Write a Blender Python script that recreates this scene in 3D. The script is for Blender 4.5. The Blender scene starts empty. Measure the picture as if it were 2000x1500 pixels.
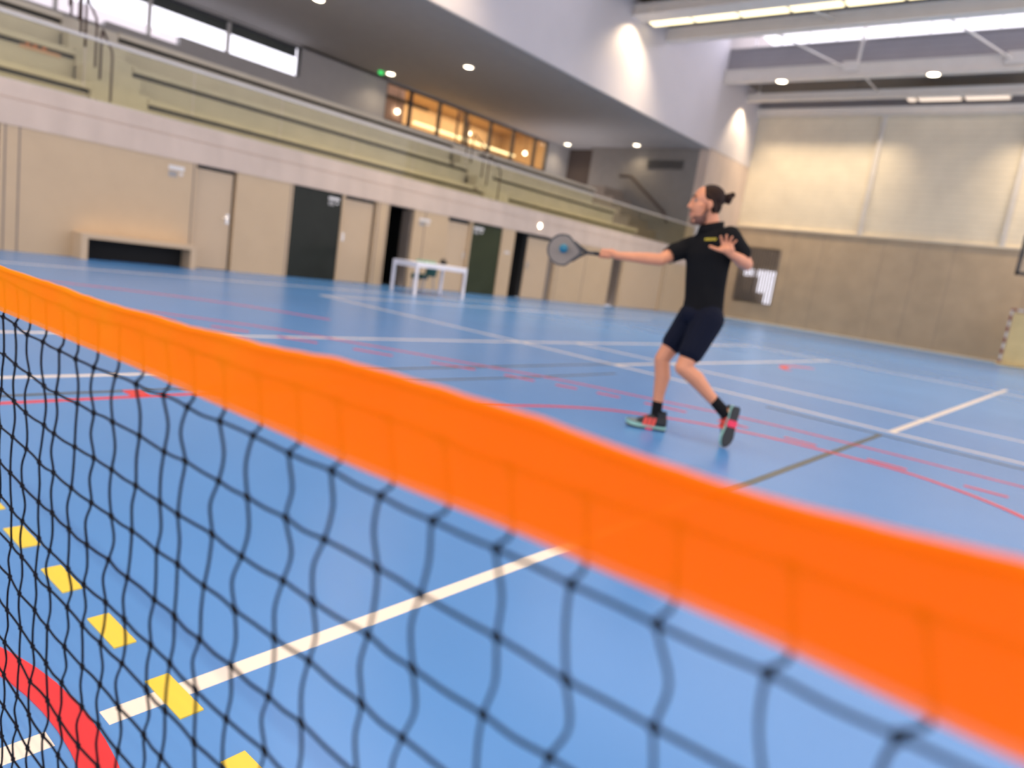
import bpy, bmesh, math, random
from mathutils import Vector, Matrix, noise
random.seed(7)
S = bpy.context.scene
COL = S.collection
PI = math.pi

# ------------------------------------------------------------------ camera
cam_d = bpy.data.cameras.new('camera')
cam = bpy.data.objects.new('camera', cam_d); COL.objects.link(cam)
cam_d.sensor_width = 36; cam_d.lens = 24.84; cam_d.clip_start = 0.01; cam_d.clip_end = 500
cam_d.dof.use_dof = True; cam_d.dof.focus_distance = 1.12; cam_d.dof.aperture_fstop = 2.9
R = Matrix(((0.76003, -0.21660, 0.61270), (0.63352, 0.03644, -0.77288), (0.14508, 0.97558, 0.16491)))
X = Vector(R.row[0]).normalized()
Mx = R.to_4x4(); Mx.translation = Vector((0, 0, 1.0)); cam.matrix_world = Mx
S.camera = cam

# ------------------------------------------------------------------ world + exposure
w = bpy.data.worlds.new('world'); S.world = w; w.use_nodes = True
bg = w.node_tree.nodes['Background']
bg.inputs[0].default_value = (0.96, 0.91, 0.97, 1); bg.inputs[1].default_value = 1.35
S.view_settings.view_transform = 'Standard'; S.view_settings.look = 'None'
S.view_settings.gamma = 1.0; S.view_settings.use_curve_mapping = False
S.view_settings.exposure = 0.8

def light(name, kind, loc, energy, color, size=0.1, size_y=None, rot=(0, 0, 0), spot=None, blend=0.5):
    d = bpy.data.lights.new(name, kind); d.energy = energy; d.color = color
    if kind == 'AREA':
        d.size = size
        if size_y: d.shape = 'RECTANGLE'; d.size_y = size_y
    else: d.shadow_soft_size = size
    if spot: d.spot_size = spot; d.spot_blend = blend
    o = bpy.data.objects.new(name, d); o.location = loc; o.rotation_euler = rot; COL.objects.link(o)
    return o
WARM = (1.0, 0.80, 0.56)
# daylight pouring through the roof monitors' glazing (north lights)
for k, e in ((0, 230), (1, 110), (2, 200)):
    light('monitor_daylight', 'AREA', (-3.2, 29.05 - 9.75*k, 11.7), e, (0.80, 0.80, 1.0), 21, 1.0, rot=(-PI/2 + 0.55, 0, 0))
# warm tube rows under the roof beams, rearmost added to brighten the net band
for yy, e in ((22.35, 520), (32.3, 420), (12.6, 520), (2.85, 260), (-5.2, 420)):
    L_ = light('tube_row_and_fill_glow', 'AREA', (-4.2, yy, 9.72), e, WARM, 19.0, 0.2, rot=(0, 0, 0)); L_.data.spread = 1.75 if yy < 30 else 1.35
# wall washers at the ends of the rows
for yy in (21.55, 31.35, 11.8, 2.05):
    light('wall_washer_glow', 'SPOT', (-13.55, yy, 9.75), 330, (1.0, 0.80, 0.55), 0.04, rot=(0, 0.22, 0), spot=2.15 if yy < 30 else 1.5, blend=0.75)

# ------------------------------------------------------------------ materials
def srgb(r, g, b):
    f = lambda c: (c/255)/12.92 if c/255 <= 0.04045 else ((c/255+0.055)/1.055)**2.4
    return (f(r), f(g), f(b), 1)
def mat(name, col, rough=0.6, metal=0.0, var=0.06, scale=3.0, bump=0.0, bscale=40, emis=None, estr=0, spec=0.5, stretch=None, keep=False):
    col = [c*(1.0 if keep else 0.82) for c in col[:3]]
    m = bpy.data.materials.new(name); m.use_nodes = True; nt = m.node_tree; b = nt.nodes['Principled BSDF']
    b.inputs['Roughness'].default_value = rough; b.inputs['Metallic'].default_value = metal
    b.inputs['Specular IOR Level'].default_value = spec
    tc = nt.nodes.new('ShaderNodeTexCoord'); mp = nt.nodes.new('ShaderNodeMapping')
    nt.links.new(tc.outputs['Object'], mp.inputs[0])
    if stretch: mp.inputs['Scale'].default_value = stretch
    n = nt.nodes.new('ShaderNodeTexNoise'); n.inputs['Scale'].default_value = scale; n.inputs['Detail'].default_value = 5
    nt.links.new(mp.outputs[0], n.inputs['Vector'])
    cr = nt.nodes.new('ShaderNodeValToRGB'); cr.color_ramp.elements[0].position = 0.3; cr.color_ramp.elements[1].position = 0.7
    cr.color_ramp.elements[0].color = tuple(c*(1-var) for c in col[:3]) + (1,)
    cr.color_ramp.elements[1].color = tuple(min(1, c*(1+var)) for c in col[:3]) + (1,)
    nt.links.new(n.outputs['Fac'], cr.inputs[0]); nt.links.new(cr.outputs[0], b.inputs['Base Color'])
    if bump:
        n2 = nt.nodes.new('ShaderNodeTexNoise'); n2.inputs['Scale'].default_value = bscale
        nt.links.new(mp.outputs[0], n2.inputs['Vector'])
        bp = nt.nodes.new('ShaderNodeBump'); bp.inputs['Strength'].default_value = bump
        nt.links.new(n2.outputs['Fac'], bp.inputs['Height']); nt.links.new(bp.outputs[0], b.inputs['Normal'])
    if emis:
        b.inputs['Emission Color'].default_value = emis; b.inputs['Emission Strength'].default_value = estr
    return m
def ribbed(name, col, axis, per, depth=0.5, rough=0.55, dark=0.75):
    """boards / corrugated sheet: bands along one axis with a bump and a slightly darker joint"""
    m = mat(name, col, rough, var=0.05, scale=1.5); nt = m.node_tree; b = nt.nodes['Principled BSDF']
    tc = nt.nodes.new('ShaderNodeTexCoord'); sx = nt.nodes.new('ShaderNodeSeparateXYZ'); nt.links.new(tc.outputs['Object'], sx.inputs[0])
    mu = nt.nodes.new('ShaderNodeMath'); mu.operation = 'MULTIPLY'; mu.inputs[1].default_value = 1/per
    nt.links.new(sx.outputs[axis], mu.inputs[0])
    fr = nt.nodes.new('ShaderNodeMath'); fr.operation = 'FRACT'; nt.links.new(mu.outputs[0], fr.inputs[0])
    cr = nt.nodes.new('ShaderNodeValToRGB'); e = cr.color_ramp.elements
    e[0].position = 0.0; e[0].color = (dark,)*3 + (1,); e[1].position = 0.12; e[1].color = (1, 1, 1, 1)
    x = e.new(0.9); x.color = (1, 1, 1, 1); x = e.new(1.0); x.color = (dark,)*3 + (1,)
    nt.links.new(fr.outputs[0], cr.inputs[0])
    mx = nt.nodes.new('ShaderNodeMix'); mx.data_type = 'RGBA'; mx.blend_type = 'MULTIPLY'; mx.inputs[0].default_value = 1
    src = b.inputs['Base Color'].links[0].from_socket
    nt.links.new(src, mx.inputs[6]); nt.links.new(cr.outputs[0], mx.inputs[7]); nt.links.new(mx.outputs[2], b.inputs['Base Color'])
    bp = nt.nodes.new('ShaderNodeBump'); bp.inputs['Strength'].default_value = depth; bp.inputs['Distance'].default_value = 0.02
    nt.links.new(cr.outputs[0], bp.inputs['Height']); nt.links.new(bp.outputs[0], b.inputs['Normal'])
    return m
def glass(name, tint, gloss=0.08, rough=0.02):
    m = bpy.data.materials.new(name); m.use_nodes = True; nt = m.node_tree; nt.nodes.clear()
    o = nt.nodes.new('ShaderNodeOutputMaterial'); t = nt.nodes.new('ShaderNodeBsdfTransparent'); g = nt.nodes.new('ShaderNodeBsdfGlossy')
    t.inputs[0].default_value = tint; g.inputs['Roughness'].default_value = rough; g.inputs[0].default_value = (1, 1, 1, 1)
    lw = nt.nodes.new('ShaderNodeFresnel'); lw.inputs[0].default_value = 1.3 + gloss
    ge = nt.nodes.new('ShaderNodeNewGeometry'); iv = nt.nodes.new('ShaderNodeMath'); iv.operation = 'SUBTRACT'; iv.inputs[0].default_value = 1.0
    nt.links.new(ge.outputs['Backfacing'], iv.inputs[1]); ml = nt.nodes.new('ShaderNodeMath'); ml.operation = 'MULTIPLY'
    nt.links.new(iv.outputs[0], ml.inputs[0]); nt.links.new(lw.outputs[0], ml.inputs[1])
    mx = nt.nodes.new('ShaderNodeMixShader'); nt.links.new(ml.outputs[0], mx.inputs[0]); nt.links.new(t.outputs[0], mx.inputs[1]); nt.links.new(g.outputs[0], mx.inputs[2])
    nt.links.new(mx.outputs[0], o.inputs[0]); return m
def emit(name, col, strength):
    m = bpy.data.materials.new(name); m.use_nodes = True; nt = m.node_tree; nt.nodes.clear()
    o = nt.nodes.new('ShaderNodeOutputMaterial'); e = nt.nodes.new('ShaderNodeEmission'); e.inputs[0].default_value = col; e.inputs[1].default_value = strength
    nt.links.new(e.outputs[0], o.inputs[0]); return m

M = {}
M['floor'] = mat('blue_sports_floor', (0.078, 0.25, 0.60, 1), 0.27, var=0.05, scale=0.8, bump=0.02, bscale=9, spec=0.9)
M['white_paint'] = mat('white_line_paint', (0.72, 0.64, 0.56, 1), 0.25, var=0.02, keep=True)
M['red_paint'] = mat('red_line_paint', (0.72, 0.03, 0.035, 1), 0.25, var=0.03)
M['yellow_paint'] = mat('yellow_line_paint', (0.85, 0.62, 0.06, 1), 0.3, var=0.02)
M['black_paint'] = mat('dark_line_paint', (0.06, 0.075, 0.07, 1), 0.25, var=0.05)
M['panel'] = mat('beige_wall_panel', (0.61, 0.445, 0.275, 1), 0.55, var=0.03, scale=2)
M['panel_door'] = mat('beige_door_leaf', (0.63, 0.465, 0.30, 1), 0.5, var=0.02, scale=2)
M['concrete'] = mat('pale_concrete', (0.68, 0.54, 0.44, 1), 0.7, var=0.08, scale=2.2, stretch=(1, 1, 0.4))
M['tier'] = mat('stand_concrete', (0.66, 0.58, 0.46, 1), 0.75, var=0.06, scale=2)
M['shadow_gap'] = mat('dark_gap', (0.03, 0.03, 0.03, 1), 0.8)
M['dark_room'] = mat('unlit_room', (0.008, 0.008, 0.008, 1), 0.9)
M['dark_grey_wall'] = mat('grey_end_wall', (0.26, 0.24, 0.22, 1), 0.8, var=0.05)
M['brown_dark'] = mat('dark_brown_cladding', (0.09, 0.065, 0.055, 1), 0.7)
M['white_wall'] = mat('white_plaster', (0.70, 0.64, 0.63, 1), 0.8, var=0.03, scale=0.7)
M['soffit'] = mat('stand_soffit', (0.42, 0.40, 0.39, 1), 0.75, var=0.03)
M['beam_white'] = mat('white_steel', (0.80, 0.73, 0.64, 1), 0.45, var=0.03, keep=True)
M['deck'] = ribbed('ribbed_roof_deck', (0.27, 0.23, 0.19, 1), 1, 0.30, 0.8, dark=0.55)
M['monitor_panel'] = ribbed('ribbed_monitor_panel', (0.42, 0.39, 0.39, 1), 2, 0.20, 0.4, dark=0.85)
M['far_panel'] = ribbed('cream_ribbed_cladding', (0.86, 0.75, 0.56, 1), 2, 0.22, 0.4, dark=0.87)
M['far_lower'] = mat('tan_lower_wall', (0.55, 0.41, 0.26, 1), 0.75, var=0.07, scale=1.6)
M['post_cream'] = mat('cream_mullion', (0.72, 0.66, 0.58, 1), 0.5)
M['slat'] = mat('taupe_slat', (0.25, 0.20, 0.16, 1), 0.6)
M['black_metal'] = mat('black_metal', (0.02, 0.02, 0.022, 1), 0.4)
M['brown_rail'] = mat('brown_handrail', (0.085, 0.045, 0.035, 1), 0.45)
M['rail_grey'] = mat('pale_metal_rail', (0.55, 0.52, 0.50, 1), 0.35, metal=0.3)
M['steel'] = mat('brushed_steel', (0.7, 0.68, 0.66, 1), 0.3, metal=0.8)
M['dark_frame'] = mat('dark_window_frame', (0.05, 0.05, 0.06, 1), 0.4)
M['dark_band'] = mat('grey_green_band', (0.07, 0.075, 0.06, 1), 0.8)
M['amber_wall'] = mat('lounge_wall', (0.66, 0.50, 0.32, 1), 0.7)
M['pink_wall'] = mat('lounge_pink_wall', (0.60, 0.42, 0.38, 1), 0.7)
M['white_table'] = mat('white_table_lacquer', (0.80, 0.77, 0.80, 1), 0.35, keep=True)
M['green'] = mat('dark_green_plastic', (0.01, 0.09, 0.07, 1), 0.4)
M['pale_green'] = mat('pale_green_plastic', (0.25, 0.50, 0.38, 1), 0.45)
M['chair_grey'] = mat('grey_chair_metal', (0.35, 0.36, 0.40, 1), 0.4, metal=0.5)
M['bag'] = mat('black_bag_fabric', (0.012, 0.012, 0.012, 1), 0.8, bump=0.3)
M['cord'] = mat('black_net_cord', (0.006, 0.007, 0.012, 1), 0.85, spec=0.1, bump=0.4, bscale=900)
M['sign'] = mat('white_sign', (0.80, 0.77, 0.74, 1), 0.5)
M['black_sign'] = mat('grey_sign_print', (0.35, 0.34, 0.33, 1), 0.5)
M['orange_hoop_and_glint'] = mat('orange_hoop_and_glint', (0.9, 0.22, 0.04, 1), 0.5)
M['goal_red'] = mat('goal_red', (0.28, 0.03, 0.03, 1), 0.45)
M['goal_net'] = mat('yellowish_goal_net', (0.85, 0.66, 0.32, 1), 0.9, bump=0.4, bscale=60)
M['green_glass'] = glass('green_tinted_glass', (0.95, 0.95, 0.85, 1), 0.02)
M['clear_glass'] = glass('clear_glass', (0.96, 0.97, 1.0, 1), 0.1)
M['board_glass'] = glass('backboard_glass', (0.92, 0.93, 0.95, 1), 0.05)
M['amber_glass'] = glass('lounge_glass', (0.95, 0.90, 0.82, 1), 0.15)
M['sky_glazing'] = glass('monitor_glazing', (0.98, 0.98, 1.0, 1), 0.05)
M['smoke_glass'] = mat('dark_tinted_glass_door', (0.018, 0.021, 0.015, 1), 0.25, var=0.1, spec=0.15)
M['green_door'] = mat('dark_green_glass_door', (0.045, 0.055, 0.030, 1), 0.25, var=0.15, scale=1, spec=0.15)
M['tube'] = emit('lit_tube', (1.0, 0.84, 0.50, 1), 1.7)
M['tube_soft'] = emit('dim_tube', (1.0, 0.80, 0.66, 1), 0.75)
M['lamp'] = emit('lit_lamp', (1.0, 0.86, 0.66, 1), 6)
M['exit_green'] = emit('green_indicator', (0.05, 0.7, 0.15, 1), 0.8)

# orange band: bright woven fabric with a soft sheen, thin enough for light to pass
m = mat('orange_net_band', (1.0, 0.150, 0.0, 1), 0.8, var=0.06, scale=900, spec=0.1, keep=True); nt = m.node_tree; b_ = nt.nodes['Principled BSDF']
b_.inputs['Sheen Weight'].default_value = 1.0; b_.inputs['Sheen Roughness'].default_value = 0.55; b_.inputs['Sheen Tint'].default_value = (1.0, 0.52, 0.0, 1)
tr = nt.nodes.new('ShaderNodeBsdfTranslucent'); tr.inputs[0].default_value = (1.0, 0.19, 0.0, 1)
tp = nt.nodes.new('ShaderNodeBsdfTransparent'); tp.inputs[0].default_value = (1, 0.7, 0.5, 1)
m1 = nt.nodes.new('ShaderNodeMixShader'); m1.inputs[0].default_value = 0.30; m2 = nt.nodes.new('ShaderNodeMixShader'); m2.inputs[0].default_value = 0.19
nt.links.new(b_.outputs[0], m1.inputs[1]); nt.links.new(tr.outputs[0], m1.inputs[2]); nt.links.new(m1.outputs[0], m2.inputs[1]); nt.links.new(tp.outputs[0], m2.inputs[2])
nt.links.new(m2.outputs[0], nt.nodes['Material Output'].inputs[0])
M['orange'] = m

# ------------------------------------------------------------------ helpers
def tag(o, label=None, cat=None, group=None, kind=None):
    if label: o['label'] = label
    if cat: o['category'] = cat
    if group: o['group'] = group
    if kind: o['kind'] = kind
    return o
def empty(name, loc=(0, 0, 0), rz=0.0):
    o = bpy.data.objects.new(name, None); COL.objects.link(o); o.location = loc; o.rotation_euler = (0, 0, rz); o.empty_display_size = 0.1
    return o
class MB:
    def __init__(s): s.v = []; s.f = []
    def add(s, vs, fs):
        b = len(s.v); s.v += [tuple(v) for v in vs]; s.f += [tuple(i+b for i in f) for f in fs]; return s
    def box(s, x0, x1, y0, y1, z0, z1):
        x0, x1 = sorted((x0, x1)); y0, y1 = sorted((y0, y1)); z0, z1 = sorted((z0, z1))
        v = [(x, y, z) for z in (z0, z1) for y in (y0, y1) for x in (x0, x1)]
        return s.add(v, [(0, 2, 3, 1), (4, 5, 7, 6), (0, 1, 5, 4), (2, 6, 7, 3), (0, 4, 6, 2), (1, 3, 7, 5)])
    def loft(s, rings, cap=True):
        n = len(rings[0]); v = [p for r in rings for p in r]; f = []
        for i in range(len(rings)-1):
            for j in range(n):
                a = i*n+j; b = i*n+(j+1) % n; f.append((a, b, b+n, a+n))
        if cap: f.append(tuple(range(n-1, -1, -1))); f.append(tuple((len(rings)-1)*n+j for j in range(n)))
        return s.add(v, f)
    def tube(s, pts, r, n=8, cap=True):
        pts = [Vector(p) for p in pts]; rs = r if isinstance(r, (list, tuple)) else [r]*len(pts); rings = []; up = None
        for i, p in enumerate(pts):
            d = (pts[min(i+1, len(pts)-1)]-pts[max(i-1, 0)]).normalized()
            if up is None: up = d.orthogonal().normalized()
            a = (up-d*up.dot(d)).normalized(); up = a; b = d.cross(a)
            rings.append([p+(a*math.cos(2*PI*k/n)+b*math.sin(2*PI*k/n))*rs[i] for k in range(n)])
        return s.loft(rings, cap)
    def ell(s, c, r, n=16, mrot=None):
        c = Vector(c); rings = []; m_ = n//2+1
        for i in range(1, m_):
            t = PI*i/m_; ring = []
            for k in range(n):
                a = 2*PI*k/n; p = Vector((r[0]*math.sin(t)*math.cos(a), r[1]*math.sin(t)*math.sin(a), -r[2]*math.cos(t)))
                ring.append(c+((mrot @ p) if mrot else p))
            rings.append(ring)
        return s.loft(rings)
    def prism(s, poly, fn, t0, t1):
        """extrude a 2D outline between two heights, fn(a, b, t) -> point"""
        n = len(poly); v = [fn(a, b, t0) for a, b in poly]+[fn(a, b, t1) for a, b in poly]
        f = [tuple(range(n-1, -1, -1)), tuple(range(n, 2*n))]+[(i, (i+1) % n, (i+1) % n+n, i+n) for i in range(n)]
        return s.add(v, f)
    def build(s, name, mt, parent=None, smooth=False, bevel=0.0):
        me = bpy.data.meshes.new(name); me.from_pydata(s.v, [], s.f); me.update()
        bm = bmesh.new(); bm.from_mesh(me); bmesh.ops.recalc_face_normals(bm, faces=bm.faces)
        if bevel: bmesh.ops.bevel(bm, geom=list(bm.edges), offset=bevel, segments=2, affect='EDGES', profile=0.7)
        bm.to_mesh(me); bm.free()
        if smooth:
            for p in me.polygons: p.use_smooth = True
        if mt: me.materials.append(M[mt] if isinstance(mt, str) else mt)
        o = bpy.data.objects.new(name, me); COL.objects.link(o)
        if parent: o.parent = parent
        return o
def box(name, mt, dims, parent=None, bevel=0.0): return MB().box(*dims).build(name, mt, parent, bevel=bevel)
def struct(name, mt, *boxes, parent=None):
    b = MB()
    for d in boxes: b.box(*d)
    o = b.build(name, mt, parent)
    if not parent: o['kind'] = 'structure'
    return o
def fused(mb, name, mt, parent, voxel=0.006, smooth_it=4, smooth_f=0.5):
    """merge overlapping solids into ONE continuous skin (voxel remesh, smoothing), stored as a plain mesh"""
    o = mb.build(name, None, None)
    r = o.modifiers.new('r', 'REMESH'); r.mode = 'VOXEL'; r.voxel_size = voxel; r.use_smooth_shade = True
    sm = o.modifiers.new('s', 'SMOOTH'); sm.iterations = smooth_it; sm.factor = smooth_f
    dg = bpy.context.evaluated_depsgraph_get(); me = bpy.data.meshes.new_from_object(o.evaluated_get(dg))
    old = o.data; o.modifiers.clear(); o.data = me; bpy.data.meshes.remove(old); me.name = name
    me.materials.clear(); me.materials.append(M[mt])
    for p in me.polygons: p.use_smooth = True
    o.parent = parent
    return o

XW = -14.2      # plane of the wall on the left
YF = 33.3       # plane of the far wall

# ------------------------------------------------------------------ floor and its painted lines
floor = struct('floor', 'floor', (XW-0.15, 10, -6, YF, -0.2, 0.0))
LV = [0]
def strip(pts, wd, mt, name='court_line', closed=False):
    LV[0] += 1; z = 0.0006+0.00012*LV[0]; b = MB(); L = []
    P = [Vector((p[0], p[1], 0)) for p in pts]
    for i, p in enumerate(P):
        d = (P[min(i+1, len(P)-1)]-P[max(i-1, 0)]).normalized(); nn = Vector((-d.y, d.x, 0))*wd/2; L.append((p-nn, p+nn))
    for (a, c), (e, g) in zip(L, L[1:]):
        b.add([(q.x, q.y, h) for h in (-0.001, z) for q in (a, c, g, e)], [(0, 3, 2, 1), (4, 5, 6, 7), (0, 1, 5, 4), (1, 2, 6, 5), (2, 3, 7, 6), (3, 0, 4, 7)])
    return b.build(name, mt, floor)
def dashes(segs, wd, mt, name):
    LV[0] += 1; z = 0.0006+0.00012*LV[0]; b = MB()
    for p, q in segs:
        p = Vector(p+(0,)); q = Vector(q+(0,)); d = (q-p).normalized(); nn = Vector((-d.y, d.x, 0))*wd/2
        b.add([(k.x, k.y, h) for h in (-0.001, z) for k in (p-nn, p+nn, q+nn, q-nn)], [(0, 3, 2, 1), (4, 5, 6, 7), (0, 1, 5, 4), (1, 2, 6, 5), (2, 3, 7, 6), (3, 0, 4, 7)])
    return b.build(name, mt, floor)
def smooth_path(pts, n=6):
    P = [Vector((p[0], p[1], 0)) for p in pts]; P = [2*P[0]-P[1]]+P+[2*P[-1]-P[-2]]; out = []
    for i in range(1, len(P)-2):
        for k in range(n):
            t = k/n; a, b, c, d = P[i-1:i+3]
            out.append(0.5*((2*b)+(c-a)*t+(2*a-5*b+4*c-d)*t*t+(3*b-a-3*c+d)*t**3))
    out.append(P[-2]); return [(p.x, p.y) for p in out]
strip([(-1.335, 0.549), (-1.33, 3.3)], 0.05, 'white_paint')
strip([(-1.335, -2.0), (-1.335, 0.454)], 0.05, 'white_paint')
strip([(-1.30, 3.3), (-1.26, 6.95)], 0.05, 'black_paint')
strip([(-1.24, 7.2), (-1.10, 17.0)], 0.06, 'white_paint')
strip([(-4.46, -2), (-4.46, 3.2)], 0.05, 'white_paint')
strip([(-4.05, -2), (-4.04, 3.0), (-3.93, 4.9), (-3.90, 6.7)], 0.04, 'black_paint')
strip([(-4.43, 3.6), (-4.39, 6.4), (-4.32, 8.7)], 0.045, 'black_paint')
strip([(-3.90, -2), (-3.90, 2.9)], 0.045, 'red_paint')
MB().box(-4.05, -3.90, 1.66, 1.76, -0.001, 0.003).build('court_mark', 'red_paint', floor)
strip([(-5.96, -2), (-5.95, 3.5), (-5.86, 7.2), (-5.84, 15.6)], 0.06, 'white_paint')
strip([(-10.4, 7.45), (-6.0, 7.45), (-4.35, 7.38), (-2.4, 7.3), (-1.2, 7.22), (6, 7.2)], 0.06, 'white_paint')
strip([(-5.86, 8.75), (6, 8.8)], 0.06, 'white_paint')
strip([(-4.33, 7.4), (-4.1, 15.6)], 0.06, 'white_paint')
strip([(-5.86, 15.6), (6, 15.7)], 0.07, 'white_paint')
strip([(-10.35, 7.4), (-10.2, 19.0)], 0.07, 'white_paint')
strip([(-11.85, -2), (-11.85, 26)], 0.06, 'white_paint')
strip([(-11.85, 26), (6, 26)], 0.06, 'white_paint')
strip([(-2.3, 6.93), (6, 6.75)], 0.045, 'black_paint')
strip(smooth_path([(-9.9, 2.6), (-9.3, 3.7), (-8.4, 4.7), (-7.3, 5.4)]), 0.05, 'red_paint')
strip(smooth_path([(-7.4, 3.2), (-6.5, 4.05), (-5.6, 4.55), (-4.65, 5.03), (-3.8, 5.45), (-2.97, 5.7), (-2.17, 5.95), (-1.5, 6.02), (-0.6, 6.05), (1.0, 6.0), (3, 5.5)]), 0.036, 'red_paint')
strip(smooth_path([(-3.22, 3.2), (-3.15, 3.78), (-2.96, 4.4), (-2.62, 4.9), (-1.9, 5.33), (-1.0, 5.45), (-0.52, 5.33), (-0.08, 5.0), (0.4, 4.3)]), 0.045, 'red_paint')
strip([(-1.35+1.15*math.cos(a), -0.65+1.15*math.sin(a)) for a in [PI*k/48 for k in range(49)]], 0.058, 'red_paint')
dashes([((-7.2, 2.9), (-6.8, 3.25)), ((-6.5, 3.45), (-6.2, 3.67)), ((-5.97, 3.83), (-5.63, 4.05)), ((-5.32, 4.24), (-4.98, 4.43)), ((-4.66, 4.63), (-4.30, 4.85)), ((-4.05, 4.98), (-3.78, 5.08)), ((-3.6, 5.17), (-3.42, 5.25)),
        ((-3.25, 5.32), (-3.05, 5.38)), ((-2.83, 5.43), (-2.48, 5.52)), ((-2.2, 5.53), (-1.95, 5.54)), ((-1.66, 5.55), (-1.42, 5.55)), ((-1.06, 5.55), (-0.80, 5.55)), ((-0.45, 5.52), (-0.2, 5.52)), ((0.1, 5.5), (0.4, 5.45))], 0.04, 'red_paint', 'dashed_line')
dashes([((-2.372-0.3225*k, 0.682), (-2.372-0.3225*k+0.160, 0.682)) for k in range(-6, 4)], 0.049, 'yellow_paint', 'dashed_line')
strip([(-2.95+0.9*math.cos(a), 12.1+0.9*math.sin(a)) for a in [PI*0.75+PI*k/24*0.5 for k in range(25)]], 0.12, 'red_paint')

# ------------------------------------------------------------------ left wall: doors, niches, concrete edge beam
T = 0.30
ops = [(2.95, 3.74), (7.0, 7.86), (9.19, 10.53), (10.60, 11.56), (11.96, 12.82), (14.08, 15.00), (15.07, 16.40), (17.0, 19.25), (22.75, 23.55), (23.75, 26.85)]
bx = []; y0 = -6.0
for a, b in ops:
    bx.append((XW-T, XW, y0, a, 0, 2.04)); y0 = b
bx.append((XW-T, XW, y0, YF+0.3, 0, 2.04))
wall_left = struct('wall_left', 'panel', *bx)
struct('wall_left_base', 'concrete', (XW-T, XW+0.012, -6, YF, 2.04, 2.45), (XW-T, XW, -6, YF, 2.47, 2.74), (XW-T, XW-0.02, -6, YF, 2.45, 2.47)).name = 'trim_1'
gap = MB()
for a, b in ops: gap.box(XW-T-0.05, XW-T-0.01, a-0.1, b+0.1, -0.0, 2.1)
# vertical panel joints
jt = MB()
for yy in (3.80, 4.0, 6.93, 9.12, 11.62, 11.9, 13.2, 19.4, 21.0, 27.0): jt.box(XW-0.01, XW+0.004, yy, yy+0.025, 0, 2.04)
j = jt.build('trim_2', 'slat'); j['kind'] = 'structure'
def door(n, y0, y1, mt, depth=0.10, top=1.98, handle=None, gapside=None):
    d = struct('door_%d' % n, mt, (XW-depth-0.045, XW-depth, y0+0.012, y1-(0.05 if gapside else 0.012), 0.01, top))
    bk = MB().box(XW-T, XW-depth-0.05, y0, y1, 0.0, 2.04).build('door_reveal', 'shadow_gap', d)
    if handle:
        h = MB(); h.box(XW-depth, XW-depth+0.012, handle-0.03, handle+0.03, 0.96, 1.16)
        h.tube([(XW-depth, handle, 1.08), (XW-depth+0.06, handle, 1.08), (XW-depth+0.06, handle-0.12, 1.08)], 0.011)
        h.build('door_handle', 'steel', d)
    return d
door(1, 2.95, 3.74, 'brown_dark', 0.06)
door(2, 7.0, 7.86, 'panel_door', 0.08, 1.97, handle=7.74, gapside=1)
d = door(3, 9.19, 10.53, 'smoke_glass', 0.03, 2.03)
door(4, 10.60, 11.56, 'panel_door', 0.08, 1.96, handle=10.68, gapside=1)
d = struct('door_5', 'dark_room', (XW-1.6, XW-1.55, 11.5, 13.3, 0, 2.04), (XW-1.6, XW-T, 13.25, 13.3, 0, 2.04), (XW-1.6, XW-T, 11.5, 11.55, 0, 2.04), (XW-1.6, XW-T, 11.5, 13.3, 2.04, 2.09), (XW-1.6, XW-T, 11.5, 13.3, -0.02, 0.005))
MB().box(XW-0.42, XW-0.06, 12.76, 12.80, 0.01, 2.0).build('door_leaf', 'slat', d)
door(6, 14.08, 15.00, 'panel_door', 0.08, 1.93, handle=14.9)
door(7, 15.07, 16.40, 'green_door', 0.03, 1.99)
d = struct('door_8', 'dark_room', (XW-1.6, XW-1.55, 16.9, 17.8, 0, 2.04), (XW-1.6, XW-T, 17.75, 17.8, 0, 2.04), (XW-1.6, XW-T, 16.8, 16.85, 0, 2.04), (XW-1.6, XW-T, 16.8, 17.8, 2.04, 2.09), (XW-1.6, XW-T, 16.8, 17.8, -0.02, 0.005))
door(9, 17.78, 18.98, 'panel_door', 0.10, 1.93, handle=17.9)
struct('door_10', 'slat', (XW-0.2, XW-0.12, 18.98, 19.25, 0, 2.04))
struct('door_11', 'slat', (XW-0.45, XW-0.40, 22.7, 23.6, 0, 2.04), (XW-0.42, XW-0.1, 23.5, 23.55, 0, 2.04))
door(12, 23.75, 26.85, 'panel_door', 0.06, 1.98)

def sign(y, z, wy, hz, label, x=XW, two=True, plate='sign'):
    s = empty('door_sign', (x, y, z)); tag(s, label, 'sign')
    MB().box(0.0005, 0.006, 0, wy, 0, hz*0.35).build('name_plate', plate, s)
    if two:
        MB().box(0.0005, 0.005, wy*0.02, wy*0.55, -hz*0.60, -hz*0.15).build('info_plate', 'black_sign', s)
        MB().ell((0.004, wy*0.82, -hz*0.3), (0.004, wy*0.13, hz*0.14), 12).build('pictogram', plate, s)
    return s
sign(6.45, 1.84, 0.30, 0.22, 'small white name plate with a pictogram on the beige wall above the bench')
sign(10.15, 1.86, 0.30, 0.20, 'white name plate on the blackish glass door, nearest the camera of the glass doors', x=XW-0.03)
sign(13.0, 1.78, 0.40, 0.20, 'white wall sign right of the open black doorway behind the table')
sign(15.15, 1.84, 0.42, 0.2, 'white lettered plate at the top left of the olive green glass door', x=XW-0.03)
sign(16.6, 1.30, 0.22, 0.2, 'small pale plate at chest height between green glass door and dark doorway', two=False)
sign(19.9, 1.45, 0.22, 0.2, 'tiny pale plate on the wall just below the racket head', two=False)

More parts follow.
